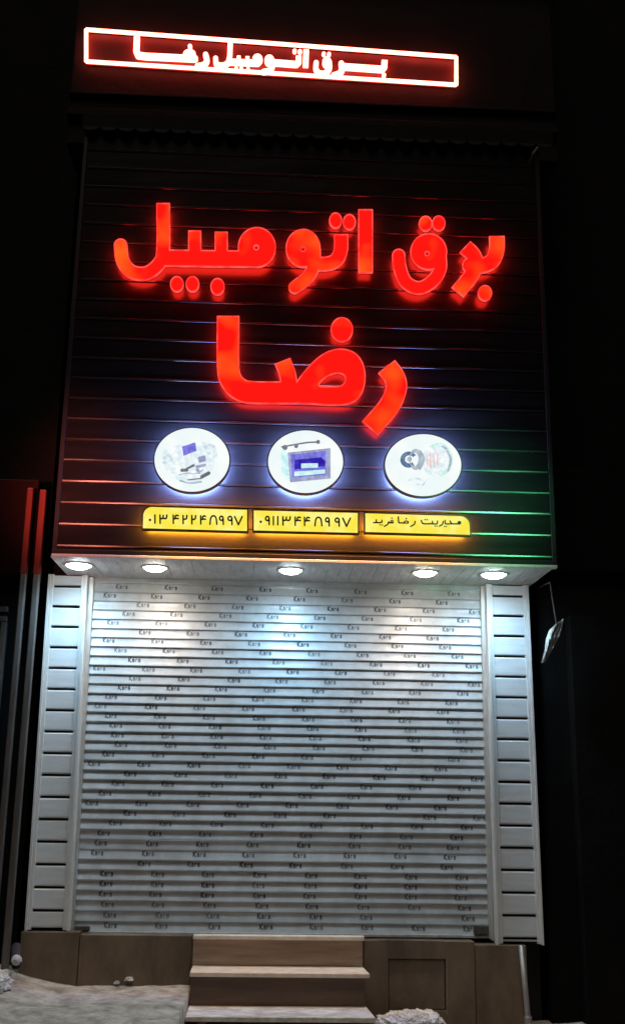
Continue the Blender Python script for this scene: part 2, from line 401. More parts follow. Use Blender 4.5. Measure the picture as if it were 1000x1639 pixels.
# soffit boards running front to back
mb = MB(); prof = []; x = XL-.02
while x < XR-.02:
    x2 = min(x+.098, XR-.01); prof += [(x, 0), (x2-.006, 0), (x2-.005, .006), (x2-.001, .006)]; x = x2
mb.add([(a, yy, ZS+d) for yy in (YF+.041, 0.15) for a, d in prof], [(i, i+1, i+1+len(prof), i+len(prof)) for i in range(len(prof)-1)])
mb.build('soffit', M['soffit'], shop)
# core wall behind, upper storey, flashing
mb = MB(); mb.box(XL+.01, XR-.01, YF+.03, 4.0, ZS+.05, ZTOP-.002); mb.box(-2.02, 2.05, .16, 4.0, -.6, ZS+.2); mb.build('core_wall', M['clad_trim'], shop)
mb = MB(); mb.box(-2.05, 2.30, -.55, 4.0, ZTOP+.02, 11.5)
mb.box(-2.06, 2.31, -.60, -.53, 7.18, 7.25); mb.box(-2.06, 2.31, -.585, -.53, 7.40, 7.43); mb.box(-2.06, 2.31, -.62, -.53, 8.75, 8.85)
mb.build('upper_wall', M['upper'], shop, bevel=.006)
mb = MB(); k = 0; x = XL-.02                                  # scalloped metal edge over the cladding
while x < XR:
    c = x+.075; pts = [(x, 7.02), (x, ZTOP+.01)]+[(c-.072*math.cos(math.radians(a)), ZTOP-.045*math.sin(math.radians(a))) for a in range(0, 181, 20)]+[(x+.15, ZTOP+.01), (x+.15, 7.02)]
    mb.add([(a, YF-.035-.02*math.sin((a-x)/.15*math.pi), b) for a, b in pts]+[(a, YF-.03-.02*math.sin((a-x)/.15*math.pi), b) for a, b in pts],
           [tuple(range(len(pts))), tuple(range(2*len(pts)-1, len(pts)-1, -1))]+[(i, i+1, i+1+len(pts), i+len(pts)) for i in range(len(pts)-1)])
    x += .15
mb.build('scalloped_flashing', M['flashing'], shop)
mb = MB(); mb.add([(XL-.02, YF-.03, 7.02), (XR+.02, YF-.03, 7.02), (XR+.02, -.52, 7.16), (XL-.02, -.52, 7.16)], [(0, 1, 2, 3)]); mb.build('flashing_cap', M['flashing'], shop)

# side panels: boards with dark gaps in a white frame
def side_panel(outer_t, inner_t, outer_b, inner_b, ztop, zbot, sgn):
    """x of the outer and inner frame edges at top and bottom"""
    fw_o, fw_i = .047, .055
    def lerp(a, b, z): t = (ztop-z)/(ztop-zbot); return a+(b-a)*t
    bo = lambda z: lerp(outer_t, outer_b, z)+sgn*fw_o
    bi = lambda z: lerp(inner_t, inner_b, z)-sgn*fw_i
    mb = MB(); z = ztop; zj = 3.062; first = True
    tops = []
    while z > zbot+.01:
        zn = zj if first else z-.1695
        first = False
        zn = max(zn, zbot); a, b = z-.007, zn+.011
        d = .0025*rnd.uniform(-1, 1)
        # each board tips out a little at its lower edge and has a rounded lower lip
        pr = [(-.036, a), (-.042-d, a-.01), (-.046-d, b+.012), (-.044-d, b+.003), (-.034, b), (-.012, b)]
        pv = [(x, y, zz) for zz_i, (y, zz) in enumerate(pr) for x in (bo(zz), bi(zz))]
        mb.add(pv, [(2*i, 2*i+1, 2*i+3, 2*i+2) for i in range(len(pr)-1)])
        z = zn
    pan = mb.build('side_panel', M['white'], shop)
    mb = MB(); mb.quadbox([(bo(ztop), ztop), (bi(ztop), ztop), (bi(zbot), zbot), (bo(zbot), zbot)], -.010, .14); mb.build('panel_backing', M['clad_trim'], pan)
    for a_t, a_b, wdt in ((outer_t, outer_b, sgn*fw_o), (inner_t, inner_b, -sgn*fw_i)):
        mb = MB()
        mb.quadbox([(a_t, ztop), (a_t+wdt*.42, ztop), (a_b+wdt*.42, zbot-.012), (a_b, zbot-.012)], -.070, .13)
        mb.quadbox([(a_t+wdt*.42, ztop), (a_t+wdt*.99, ztop), (a_b+wdt*.99, zbot-.004), (a_b+wdt*.42, zbot-.004)], -.056, .12)
        mb.build('panel_frame', M['white_trim'], pan, bevel=.004)
    return pan
side_panel(-2.014, -1.688, -1.982, -1.640, ZS-.002, .385, 1)
side_panel(2.016, 1.655, 2.034, 1.660, ZS-.002, .318, -1)

# ------------------------------------------------------------------ roller shutter
SX0, SX1, SZ0, SZ1 = -1.66, 1.648, .352, ZS
rows = 37.4
pit = (SZ1-SZ0)/rows
def slat_z(k): return .360+k*.0766
pit = slat_z(1)-slat_z(0)
mb = MB(); xs = np.linspace(SX0, SX1, 25); tilt = {9: 1.3, 8: 2.3, 2: 1.0, 1: .9, 3: .4, 17: .4, 25: .3, 30: .3}
allp = []
for k in range(36, -1, -1):                                    # from the top down
    zb = slat_z(k); tl = tilt.get(k, 0)*.0075+rnd.uniform(-.0008, .0008)
    for t, d in ((0.0, .0045), (.05, .0014), (.18, .0005), (.32, .002), (.50, .0048), (.68, .0086), (.82, .0120), (.92, .0139), (.97, .0136), (.995, .0112)):
        allp.append((-(d-tl*(t-.3)), zb+pit*(1-t), k))
vs = []
for x in xs:
    sag = .0015*math.sin(x*1.9+.4)
    for d, zz, k in allp: vs.append((x, .055+d, zz+sag*.6+.0012*math.sin(x*2.6+k*1.7)))
n = len(allp)
mb.add(vs, [(i*n+k, (i+1)*n+k, (i+1)*n+k+1, i*n+k+1) for i in range(len(xs)-1) for k in range(n-1)])
sh = mb.build('roller_shutter', M['shutter'], shop)
mb = MB(); mb.quadbox([(-1.690, ZS-.004), (-1.648, ZS-.004), (-1.622, SZ0-.01), (-1.664, SZ0-.01)], .012, .10); mb.build('guide_rail', M['rail'], sh, bevel=.004)
mb = MB(); mb.quadbox([(1.657, ZS-.004), (1.622, ZS-.004), (1.618, SZ0-.01), (1.657, SZ0-.03)], .012, .10); mb.build('guide_rail', M['rail'], sh, bevel=.004)
mb = MB(); mb.box(-1.62, 1.617, .018, .07, SZ0-.008, SZ0+.014); mb.build('bottom_bar', M['rail'], sh, bevel=.003)
mb = MB(); mb.box(1.50, 1.612, .004, .05, SZ0+.020, SZ0+.085); mb.build('lock', M['lock'], sh, bevel=.004)
mb = MB(); mb.box(-1.615, -1.50, .010, .05, SZ0+.020, SZ0+.052); mb.build('lock', M['lock'], sh, bevel=.004)
# printed name on every slat, first mark of each row (photo x), row by row from the top
first = [195, 174, 227, 205, 181, 231, 174, 192, 213, 157, 216, 197, 177, 161, 177, 184, 188, 193, 173, 150, 208,
         187, 166, 145, 206, 184, 166, 161, 154, 147, 170, 168, 167, 171, 175, 176]
GL = {  # strokes of the letters in a unit box (x right, y down)
    'K': [S([(.1, 0), (.1, 1)], .28, 'bb', False), S([(.85, 0), (.16, .52), (.9, 1)], .26, 'rr', False)],
    'a': [S([(.15, .42), (.5, .34), (.75, .5), (.75, 1)], .25, 'rb'), C(.40, .78, .38, .27), H(.42, .79, .12, .08)],
    'r': [S([(.12, .36), (.12, 1)], .27, 'bb', False), S([(.12, .55), (.4, .38), (.7, .42)], .24)],
}
def mark_tris():
    out = []; x = 0
    for ch, wd in (('K', .72), ('a', .62), ('r', .48), ('a', .62)):
        F, x0, y0 = field(GL[ch], .045, .2); L = [thin(p, .012) for p in contours(F, x0, y0, .045, 0)]
        pts = [p for l in L for p in l]; tr = tessellate_polygon([[Vector((p[0], p[1], 0)) for p in l] for l in L])
        out.append(([(x+p[0]*wd, p[1]) for p in pts], [tuple(t) for t in tr])); x += wd+.10
    return out, x
MK, MW = mark_tris()
def slat_depth(t):
    T = [(0.0, .0045), (.05, .0014), (.18, .0005), (.32, .002), (.50, .0048), (.68, .0086), (.82, .0120), (.92, .0139)]
    for (a, b), (c, d) in zip(T, T[1:]):
        if a <= t <= c: return b+(d-b)*(t-a)/(c-a)
    return .012
mb = MB(); hgt = pit*.46; wid = .106
for r_i, fx in enumerate(first):
    yy = 936+15.05*r_i+.012*r_i*r_i; kk = 35-r_i
    if kk < 0: break
    p = at(fx, yy, .05); x = p[0]-.045; zt = slat_z(kk)+pit*.90; tl = tilt.get(kk, 0)*.0075
    if fx > 205: x -= .402
    while x < SX1-.10:
        if x > SX0+.02 and rnd.random() > .015:
            jx, s = x+rnd.uniform(-.006, .006), rnd.uniform(.94, 1.05)
            for pts, tr in MK:
                W = []
                for a, b in pts:
                    t = .07+b*.54
                    sag = .0009*math.sin(jx*1.9+.4)+.0012*math.sin(jx*2.6+kk*1.7)
                    W.append((jx+a/MW*wid*s, .055-(slat_depth(t)-tl*(t-.3))-.0022, slat_z(kk)+pit*(1-t)+sag))
                mb.add(W, tr)
        x += .402
mb.build('printed_name', M['ink'], sh)

# ------------------------------------------------------------------ plinth of brown granite, with a recessed hatch
pl = MB()
PT = .343
hx0, hx1, hz0, hz1 = .81, 1.26, -.16, .205
pl.box(-2.00, -1.555, YP+.004, .15, -.5, PT+.03); pl.box(-1.550, -.70, YP, .15, -.5, PT+.012)
pl.box(-.698, .62, YP, .15, -.5, PT)
pl.box(.622, hx0, YP, .15, -.5, PT-.008); pl.box(hx0, hx1, YP, .15, hz1, PT-.008); pl.box(hx0, hx1, YP, .15, -.5, hz0); pl.box(hx1, 1.48, YP, .15, -.5, PT-.010)
pl.box(1.484, 1.885, YP+.003, .15, -.5, PT-.035)
plo = pl.build('plinth', M['granite'], shop, bevel=.004)
mb = MB(); mb.box(hx0+.004, hx1-.012, YP+.014, .10, hz0+.004, hz1-.004); mb.build('hatch_panel', M['granite'], plo, bevel=.006)
mb = MB(); mb.box(hx1-.006, hx1+.006, YP-.004, YP+.05, hz0-.03, hz1+.012); mb.build('hatch_lit_edge', M['granite_lit_edge'], plo, bevel=.003)  # paler strip: the lit right edge of the recess put into the colour

# ------------------------------------------------------------------ entrance steps
st = thing('entrance_steps', 'short flight of brown stone steps with pale treads below the shutter', 'steps', (-.1, -.4, -.25))
def slab(name, x0, x1, y0, y1, z0, z1, material, flare=0.0):
    mb = MB(); mb.add([(x0, y1, z0), (x1, y1, z0), (x1+flare, y0, z0), (x0, y0, z0), (x0, y1, z1), (x1, y1, z1), (x1+flare, y0, z1), (x0, y0, z1)],
                      [(0, 1, 2, 3), (7, 6, 5, 4), (0, 4, 5, 1), (1, 5, 6, 2), (2, 6, 7, 3), (3, 7, 4, 0)])
    return mb.build(name, material, st, bevel=.005)
slab('tread', -.686, .618, -.19, YP-.002, .343, .372, M['tread'])
slab('riser', -.684, .610, -.125, YP-.002, .152, .341, M['riser'])
slab('tread', -.684, .612, -.44, YP-.002, .118, .149, M['tread'], .025)
slab('riser', -.680, .605, -.385, YP-.002, -.27, .116, M['riser_dark'])
slab('tread', -.684, .616, -.78, -.387, -.118, -.084, M['tread_snow'], .03)
for xa in (-.60, .55): slab('support', xa, xa+.06, -.72, -.42, -.27, -.120, M['riser_dark'])

# ------------------------------------------------------------------ snow heaps
def lump(name, label, cx, cy, cz, rx, ry, rz, seed, n=44, rough=.34, flat=.6):
    """low mound with a crusty, broken surface"""
    mb = MB(); vs = []
    for j in range(n+1):
        for i in range(2*n):
            th = math.pi/2*j/n; ph = math.pi*i/n
            u = Vector((math.sin(th)*math.cos(ph), math.sin(th)*math.sin(ph), math.cos(th)))
            d = 1+rough*mnoise.fractal(u*2.2+Vector((seed, 0, 0)), .7, 2.2, 6)+.05*mnoise.noise(u*13+Vector((0, seed, 0)))
            zz = u.z**flat if u.z > 0 else 0
            vs.append((cx+rx*d*u.x, cy+ry*d*u.y, cz+rz*d*zz))
    m = 2*n
    mb.add(vs, [(j*m+i, j*m+(i+1) % m, (j+1)*m+(i+1) % m, (j+1)*m+i) for j in range(n) for i in range(m)])
    o = mb.build(name, M['snow']); tag(o, label, 'snow'); return o
p = at(655, 1614, -.35)
lump('snow_heap', 'low lumpy grey white snow heap against the plinth right of the steps', p[0], -.42, -.285, .25, .26, p[2]+.262, 11.3, 60, .13, .26)
lump('snow_heap', 'low crusty heap of dirty snow in the left corner beside the plinth', -2.14, -.60, .06, .20, .40, .10, 5.1, 50, .20, .5)
for px, py, r_, lb in ((187, 1571, .022, 'small snow crumb on the ground at the foot of the plinth, the left one'), (207, 1566, .030, 'small snow crumb stuck to the foot of the plinth, the right one')):
    p = at(px, py, YP-.02); lump('snow_crumb', lb, p[0], YP-.018, max(0.0, p[2]-.02), r_, r_*.8, r_*.9, px, 12, .3, .7)
lump('snow_lump', 'small snow lump under the lowest tread', -.36, -.86, -.285, .06, .05, .12, 8, 20)

# ------------------------------------------------------------------ downlights in the soffit
def downlight(px, py, warm, r, power, label):
    p = atz(px, py, ZS); t = thing('downlight', label, 'ceiling light', (p[0], p[1], ZS), 'round lights recessed in the canopy')
    mb = MB(); mb.lathe((p[0], p[1], ZS), (0, 0, 1), [(r, -.001), (r*.99, -.007), (r*.86, -.010), (r*.80, -.002), (r*.80, -.0005)], 36); mb.build('trim_ring', M['lamp_ring'], t, smooth=True)
    mb = MB(); mb.lathe((p[0], p[1], ZS), (0, 0, 1), [(0.0, -.036), (r*.3, -.034), (r*.55, -.027), (r*.72, -.015), (r*.79, -.003)], 32); mb.build('lens', M['lamp_warm' if warm else 'lamp_cool'], t)
    l = bpy.data.lights.new('downlight_beam', 'SPOT'); l.energy = power; l.spot_size = math.radians(176); l.spot_blend = .85; l.shadow_soft_size = .05
    l.color = (1.0, .79, .66) if warm else (.30, .67, 1.0)
    lo = bpy.data.objects.new('downlight_beam', l); COL.objects.link(lo); lo.parent = t; lo.location = (0, 0, -.06)
downlight(126, 904, False, .120, 35, 'cool white downlight at the left end of the canopy, above the left white panel')
downlight(248, 908, True, .112, 24, 'warm downlight above the left part of the shutter')
downlight(465, 912, False, .110, 42, 'cool white downlight above the middle of the shutter')
downlight(680, 916, True, .112, 24, 'warm downlight above the right part of the shutter')
downlight(790, 919, False, .120, 35, 'cool white downlight at the right end of the canopy, above the right white panel')

# ------------------------------------------------------------------ big red channel letters
LF, LB = YF-.10, YF-.060
def word(name, label, pieces):
    x = np.mean([at(p[0], p[1], LF)[0] for p in [pc[2] for pc in pieces]]); z = min(at(pc[2][0], pc[2][1], LF)[2] for pc in pieces)
    t = thing(name, label, 'sign', (float(x), YF, float(z)), 'red light-up words on the dark facade')
    for kind, prims, _ in pieces: channel_letter(prims, kind, t, LF, LB)
word('letter_sign', 'glowing red word at the right end of the upper line, one dot below', [
    ('letter', [S([(795, 377), (795, 398), (788, 416), (772, 424), (752, 424)], 25, 'br'),
                S([(744, 394), (757, 407), (761, 421), (754, 440), (732, 467)], 25, 'bb')], (770, 430)),
    ('letter_dot', [C(776, 468.5, 11.5, 13)], (776, 470)),
    ('letter', [C(686, 402, 29.5, 29.5), S([(704, 408), (704, 430), (692, 449), (671, 460), (650, 451), (640, 428), (638, 408)], 21.5, 'rr'), H(683.5, 405, 2.6)], (670, 460)),
    ('letter_dot', [C(681, 357, 11, 12.5), C(702, 356.5, 11, 12.5)], (690, 360))])
word('letter_sign', 'glowing red long word at the left and middle of the upper line', [
    ('letter', [S([(585, 334), (585, 436)], 23.5, 'bb', False)], (585, 436)),
    ('letter', [S([(545.5, 374), (545.5, 398), (538, 415), (522, 421.5), (500, 421)], 23, 'br'),
                C(485, 396.5, 28, 31), S([(503, 400), (502, 423), (493, 442), (472, 459)], 21, 'rr'), H(485, 397.5, 3.2)], (485, 460)),
    ('letter_dot', [C(537, 352, 10.5, 13)], (537, 352)), ('letter_dot', [C(559, 354.5, 10.5, 13)], (559, 354)),
    ('letter', [C(411, 395, 30.5, 32.5), H(410, 395, 3), S([(411, 414), (262, 412)], 27, 'rr', False),
                S([(354, 370), (354, 412)], 21, 'bb', False), S([(311.5, 368), (311.5, 412)], 21, 'bb', False),
                S([(261, 324), (261, 398), (255, 420), (235, 436), (211, 434), (196, 416), (193, 392)], 22, 'br')], (300, 440)),
    ('letter_dot', [C(283, 454, 11, 13)], (283, 454)), ('letter_dot', [C(308, 454, 11, 13)], (308, 454)), ('letter_dot', [C(348, 458, 11.5, 14)], (348, 458))])
word('letter_sign', 'glowing red short word alone on the lower line, the largest letters', [
    ('letter', [S([(618.5, 586), (631, 603), (634, 622), (622, 650), (592, 685)], 34, 'bb')], (610, 680)),
    ('letter', [S([(365, 505), (365, 585), (370, 608), (383, 622), (404, 627.5), (470, 628)], 36, 'br'),
                S([(452, 577), (460, 598), (463, 620)], 27, 'br'),
                PG(loop([(470, 642), (472, 617), (488, 593), (510, 571), (531, 560), (552, 558.5), (570, 566), (581, 582), (584.5, 603), (581, 624), (571, 639), (555, 646.5), (533, 648), (500, 646)]), .5),
                HP(loop([(511, 616), (522, 604), (537, 598), (549, 600), (551.5, 608), (545, 616), (528, 617)]), .5)], (480, 640)),
    ('letter_dot', [C(547, 527, 18, 20)], (547, 527))])

# ------------------------------------------------------------------ neon name sign on the upper wall
NB, NF = -.55, -.612
ns = thing('neon_sign', 'thin white-red neon sign at the top, a long tilted rectangle around small writing', 'sign', tuple(map(float, (at(434, 95, NF)[0], NB, at(434, 138, NF)[2]))))
fr = MB(); cor = [at(138, 46.5, NF), at(730, 90.5, NF), at(730, 135, NF), at(138, 97.5, NF)]
for i in range(4):
    a, b = Vector(cor[i]), Vector(cor[(i+1) % 4]); fr.tube([a, b], .017, 10)
fr.build('tube_frame', M['neon'], ns)
mb = MB(); mb.add([tuple(Vector(c)+Vector((0, dy, 0))) for dy in (NB-NF-.014, NB-NF-.003) for c in cor], [(0, 1, 2, 3), (7, 6, 5, 4), (0, 4, 5, 1), (1, 5, 6, 2), (2, 6, 7, 3), (3, 7, 4, 0)])
mb.build('added_glow_panel', M['redcast'], ns)  # panel added inside the frame; its red stands for the tube glow
NK = [
 [S([(219, 57), (218, 80), (221, 86.5), (232, 88), (312, 92)], 9, 'br', False), C(303, 85.5, 10, 8), H(304, 86.5, 3, 1.8)],
 [C(304, 72.5, 3.2, 3.2)],
 [S([(329, 86), (331, 95), (326, 102), (316, 104)], 8)],
 [S([(368.5, 67), (367, 92), (362, 101), (352, 103), (346, 100), (345, 92)], 7.5, 'br'), S([(366, 97), (412, 99)], 8.5, 'rr', False), S([(382, 88), (382, 97)], 6, 'br', False), S([(396, 89), (396, 98)], 6, 'br', False), C(412, 93.5, 8, 8.5), H(412, 92, 2)],
 [C(378, 107.5, 2.6), C(386, 108, 2.6)], [C(397, 109, 2.6)],
 [C(431, 95, 7.5, 8.5), H(431, 93.5, 2.3), S([(436, 96), (436, 104), (431, 111), (422, 113)], 7.5), S([(436, 98), (474, 101), (478, 97), (478, 88)], 8.5, 'rb', False)],
 [C(471.5, 80, 3), C(480, 80.8, 3)],
 [S([(490, 78), (489, 105)], 8.5, 'bb', False)],
 [C(523, 98, 7, 8.5), H(523, 96, 2), S([(527, 98), (527, 108), (520, 115.5), (510, 115), (505.5, 108), (506, 99)], 7.5)],
 [C(518, 84.5, 2.8), C(526.5, 85, 2.8)],
 [S([(546, 100), (548, 108), (544, 115), (534, 119)], 8), S([(547, 104.5), (611, 109), (615, 105), (615.5, 95)], 9, 'rb', False)],
 [C(614.5, 118.5, 3)],
]
for prims in NK:
    solid(prims, 'neon_letter' if prims[0][0] == 's' or len(prims) > 2 else 'neon_dot', M['neon'], ns, NF-.012, NF+.014, .4, .05)
for px, py in ((150, 46.5), (430, 68.2), (715, 89.5), (150, 98.5), (430, 116), (715, 134)):
    mb = MB(); a = at(px, py, NF); mb.tube([(a[0], NF+.012, a[2]), (a[0], NB+.003, a[2])], .006, 8)
    mb.build('standoff', M['can'], ns)

# ------------------------------------------------------------------ round light boxes
BF = YF-.145
def badge(cx, cy, rx, ry, label, pics):
    c = at(cx, cy, BF); t = thing('round_sign', label, 'sign', tuple(map(float, (c[0], YF, c[2]))), 'round white light boxes in a row')
    N = 56
    def ring(k, Y): P = at_many([(cx+k*rx*math.cos(2*math.pi*i/N), cy+k*ry*math.sin(2*math.pi*i/N)) for i in range(N)], BF); P[:, 1] = Y; return P
    def loft(name, material, rs, cap):
        mb = MB(); V = np.vstack([ring(k, Y) for k, Y in rs])
        fs = [(j*N+i, j*N+(i+1) % N, (j+1)*N+(i+1) % N, (j+1)*N+i) for j in range(len(rs)-1) for i in range(N)]
        if cap: fs.append(tuple(range(N)))
        mb.add(V, fs); return mb.build(name, material, t)
    face = loft('face', M['badge'], [(.975, BF), (.975, BF+.01)], True)
    loft('case', M['can'], [(.974, BF+.004), (.978, BF-.004), (1.004, BF-.003), (1.012, BF+.002), (1.012, BF+.045), (.90, BF+.046)], False)
    loft('back_light', M['badge_glow'], [(.88, BF+.047), (.88, BF+.049)], True)
    for i, (nm, prims, key) in enumerate(pics): solid(prims, nm, PR[key], face, BF-.0022-.0009*i, BF+.002, .35, .05)
badge(307, 736, 61.5, 52.5, 'round white light box with pictures of small car parts, left of three', [
    ('picture_plate', [PG(loop([(262, 722), (290, 712), (330, 708), (347, 722), (338, 752), (318, 770), (286, 768), (266, 750)]), .5)], 'wash'),
    ('picture_relay', [PG([(292, 715), (312, 708.5), (314, 721), (294, 729)], .5)], 'blue'),
    ('picture_horn', [C(336, 719, 10, 9), H(336, 719, 5.5, 5), C(343, 728, 5), S([(322, 713), (330, 716)], 4)], 'pale'),
    ('picture_bulb', [C(268, 735, 8, 7), S([(262, 740), (272, 744)], 4), H(269, 733, 2.6)], 'pale'),
    ('picture_spark_plug', [PG([(317, 732), (328, 729), (329, 737), (319, 740)], .5), S([(315, 747), (328, 744)], 4), S([(316, 752), (318, 756)], 5)], 'grey'),
    ('picture_wiper', [S([(291, 752.5), (299, 752)], 5), S([(299, 750), (310, 744.5)], 3.4), S([(323, 763), (334, 757)], 5.4), S([(300, 768), (322, 765.5)], 1.6)], 'dark'),
    ('picture_cable', [S([(286, 760), (300, 757), (312, 758), (325, 752)], 1.5), S([(288, 769), (304, 773), (322, 771)], 2.2)], 'steel')])
badge(489, 739, 61.5, 51.5, 'round white light box with a blue car battery picture, middle of three', [
    ('picture_battery', [PG([(461, 725), (528, 718), (528, 765), (465, 771)], .8), ], 'grey'),
    ('picture_battery_side', [PG([(450, 716), (460, 726), (463, 770), (451, 756)], .4)], 'cyan'),
    ('picture_battery_front', [PG([(465, 728), (521, 722), (521, 759), (468, 764)], .4)], 'blue'),
    ('picture_battery_mark', [PG([(471.5, 736), (514, 732), (520, 738), (520, 746), (509, 747), (509, 741), (482, 741), (482, 750), (471.5, 751)], .2)], 'deep'),
    ('picture_battery_label', [PG([(482, 742), (508.5, 741.5), (508.5, 748), (482, 749)], .2), PG([(471, 755), (520, 751.5), (520, 757.5), (471, 762)], .2)], 'badge_white' if False else 'cyan'),
    ('picture_battery_terminal', [S([(451, 715), (473, 711), (492, 708), (511, 707)], 2), C(456, 716, 4), C(474, 713.5, 3.2), C(509, 707, 3)], 'dark')])
badge(677, 744.5, 62.5, 51, 'round white light box with a blue and green alternator picture, right of three', [
    ('picture_shell', [C(697, 737, 23, 25)], 'wash'),
    ('picture_pulley', [C(654, 735.5, 13.5, 13), H(655, 735, 7, 6.5), H(665, 737, 5, 8)], 'navy'),
    ('picture_rotor', [C(665, 735, 10, 17), H(663, 735, 6.5, 11)], 'steel'),
    ('picture_hub', [C(655, 735, 4), S([(672, 722), (678, 735), (672, 750)], 4)], 'steel'),
    ('picture_winding', [S([(688, 727), (689, 748)], 2.6), S([(694, 726), (695, 746)], 2.6), S([(700, 728), (700, 743)], 2.6), S([(683, 729), (684, 747)], 2)], 'red'),
    ('picture_housing', [S([(692, 714), (706, 711), (717, 720), (722, 735), (718, 751), (706, 760)], 5)], 'mint'),
    ('picture_fins', [S([(716, 722), (721, 736), (717, 753)], 3.2), S([(708, 714), (714, 718)], 3)], 'steel'),
    ('picture_bracket', [S([(655, 768), (664, 765), (676, 768)], 3), S([(668, 775), (676, 776), (683, 767)], 2.4)], 'pale')])

# ------------------------------------------------------------------ yellow light boxes
KF = YF-.13
def digit(ch, x0, x1, y0, y1, wd):
    D = {'1': [[(.5, 0), (.5, 1)]], '2': [[(.12, 0), (.14, 1)], [(.12, .42), (.5, .46), (.8, .36), (.88, 0)]],
         '3': [[(.08, 0), (.1, 1)], [(.08, .36), (.26, .44), (.44, .36), (.48, .04)], [(.48, .36), (.66, .44), (.86, .36), (.92, 0)]],
         '4': [[(.12, 0), (.14, 1)], [(.92, .05), (.6, .0), (.42, .16), (.46, .36), (.92, .42)], [(.14, .45), (.5, .42)]],
         '7': [[(0, 0), (.5, 1), (1, 0)]], '8': [[(0, 1), (.1, .3), (.32, 0), (.68, 0), (.9, .3), (1, 1)]],
         '9': [[(.85, .3), (.6, .5), (.15, .42), (.08, .18), (.4, 0), (.8, .1), (.88, .4), (.9, 1)]], '0': None}
    if ch == '0': return [C((x0+x1)/2, y0+.62*(y1-y0), 2.0, 2.0)]
    return [S([(x0+a*(x1-x0), y0+b*(y1-y0)) for a, b in s], wd, 'rr', ch in '2389') for s in D[ch]]
def lightbox(c4, rnd_corner, label, text):
    c = at(sum(p[0] for p in c4)/4, sum(p[1] for p in c4)/4, KF)
    t = thing('light_box', label, 'sign', tuple(map(float, (c[0], YF, c[2]))), 'yellow light boxes in a row above the canopy')
    P = [np.array(p, float) for p in c4]
    def outline(grow):
        cen = sum(P)/4; Q = [p+np.sign(p-cen)*grow for p in P]; out = []
        for i, p in enumerate(Q):
            if i == rnd_corner:
                a, b = Q[i-1], Q[(i+1) % 4]; u = (a-p)/np.linalg.norm(a-p); v = (b-p)/np.linalg.norm(b-p); R = 14
                for k in range(7):
                    th = math.pi/2*k/6; out.append(p+u*R*(1-math.sin(th))+v*R*(1-math.cos(th)))
            else: out.append(p)
        return [tuple(p) for p in out]
    mb = MB(); fill(mb, [outline(-.6)], KF); wall(mb, [outline(-.6)], KF, KF+.008); face = mb.build('face', M['yellow'], t)
    mb = MB(); A, B = outline(1.6), outline(-.5); n = len(A)
    wall(mb, [A], KF-.004, KF+.045); W = np.vstack([at_many(A, KF-.004), at_many(B, KF-.004)]); mb.add(W, [(i, (i+1) % n, (i+1) % n+n, i+n) for i in range(n)])
    W = at_many(A, KF-.004); W[:, 1] = KF+.045; W2 = at_many(outline(-4), KF-.004); W2[:, 1] = KF+.045; mb.add(np.vstack([W, W2]), [(i, (i+1) % n, (i+1) % n+n, i+n) for i in range(n)])
    mb.build('case', M['ycase'], t)
    A = outline(-4); W = at_many(A, KF-.004); W1 = W.copy(); W1[:, 1] = KF+.046; W1[:, 1] = KF+.047
    mb = MB(); mb.add(W1, [tuple(range(n))]); mb.build('back_light', M['yellow_glow'], t)
    for prims in text: solid(prims, 'lettering', M['yink'], face, KF-.004, KF+.002, .3, .04)
tx = []
for ch, a, b, y in (('0', 238, 242, 824), ('1', 246, 250, 824.2), ('3', 255, 268, 824.4), ('4', 276, 286, 824.6), ('2', 292, 300, 825), ('2', 306, 314, 825.3), ('4', 320, 329.5, 825.6), ('8', 336, 347, 826), ('9', 351, 358, 826.2), ('9', 364.5, 372, 826.5), ('7', 375.5, 387.5, 826.8)):
    tx.append(digit(ch, a, b, y, y+13, 2.5))
lightbox([(229, 810.5), (396, 815.5), (396, 850.5), (228, 846)], 0, 'yellow light box with a dark phone number, left of three, rounded top left corner', tx)
tx = []
for ch, a, b, y in (('0', 415, 419.5, 827), ('9', 424.5, 431.5, 826.6), ('1', 435.5, 439.5, 826.8), ('1', 442.5, 446.5, 826.9), ('3', 451.5, 465.5, 827.2), ('4', 471, 481.5, 827.6), ('4', 486, 496, 828), ('8', 504, 515, 828.4), ('9', 520.5, 527.5, 828.7), ('9', 536, 543.5, 829.1), ('7', 548.5, 560.5, 829.4)):
    tx.append(digit(ch, a, b, y, y+13, 2.5))
lightbox([(405.5, 816.5), (573, 820.5), (573, 853.5), (405.5, 849.5)], -1, 'yellow light box with a dark phone number, middle of three', tx)
BW = 2.1
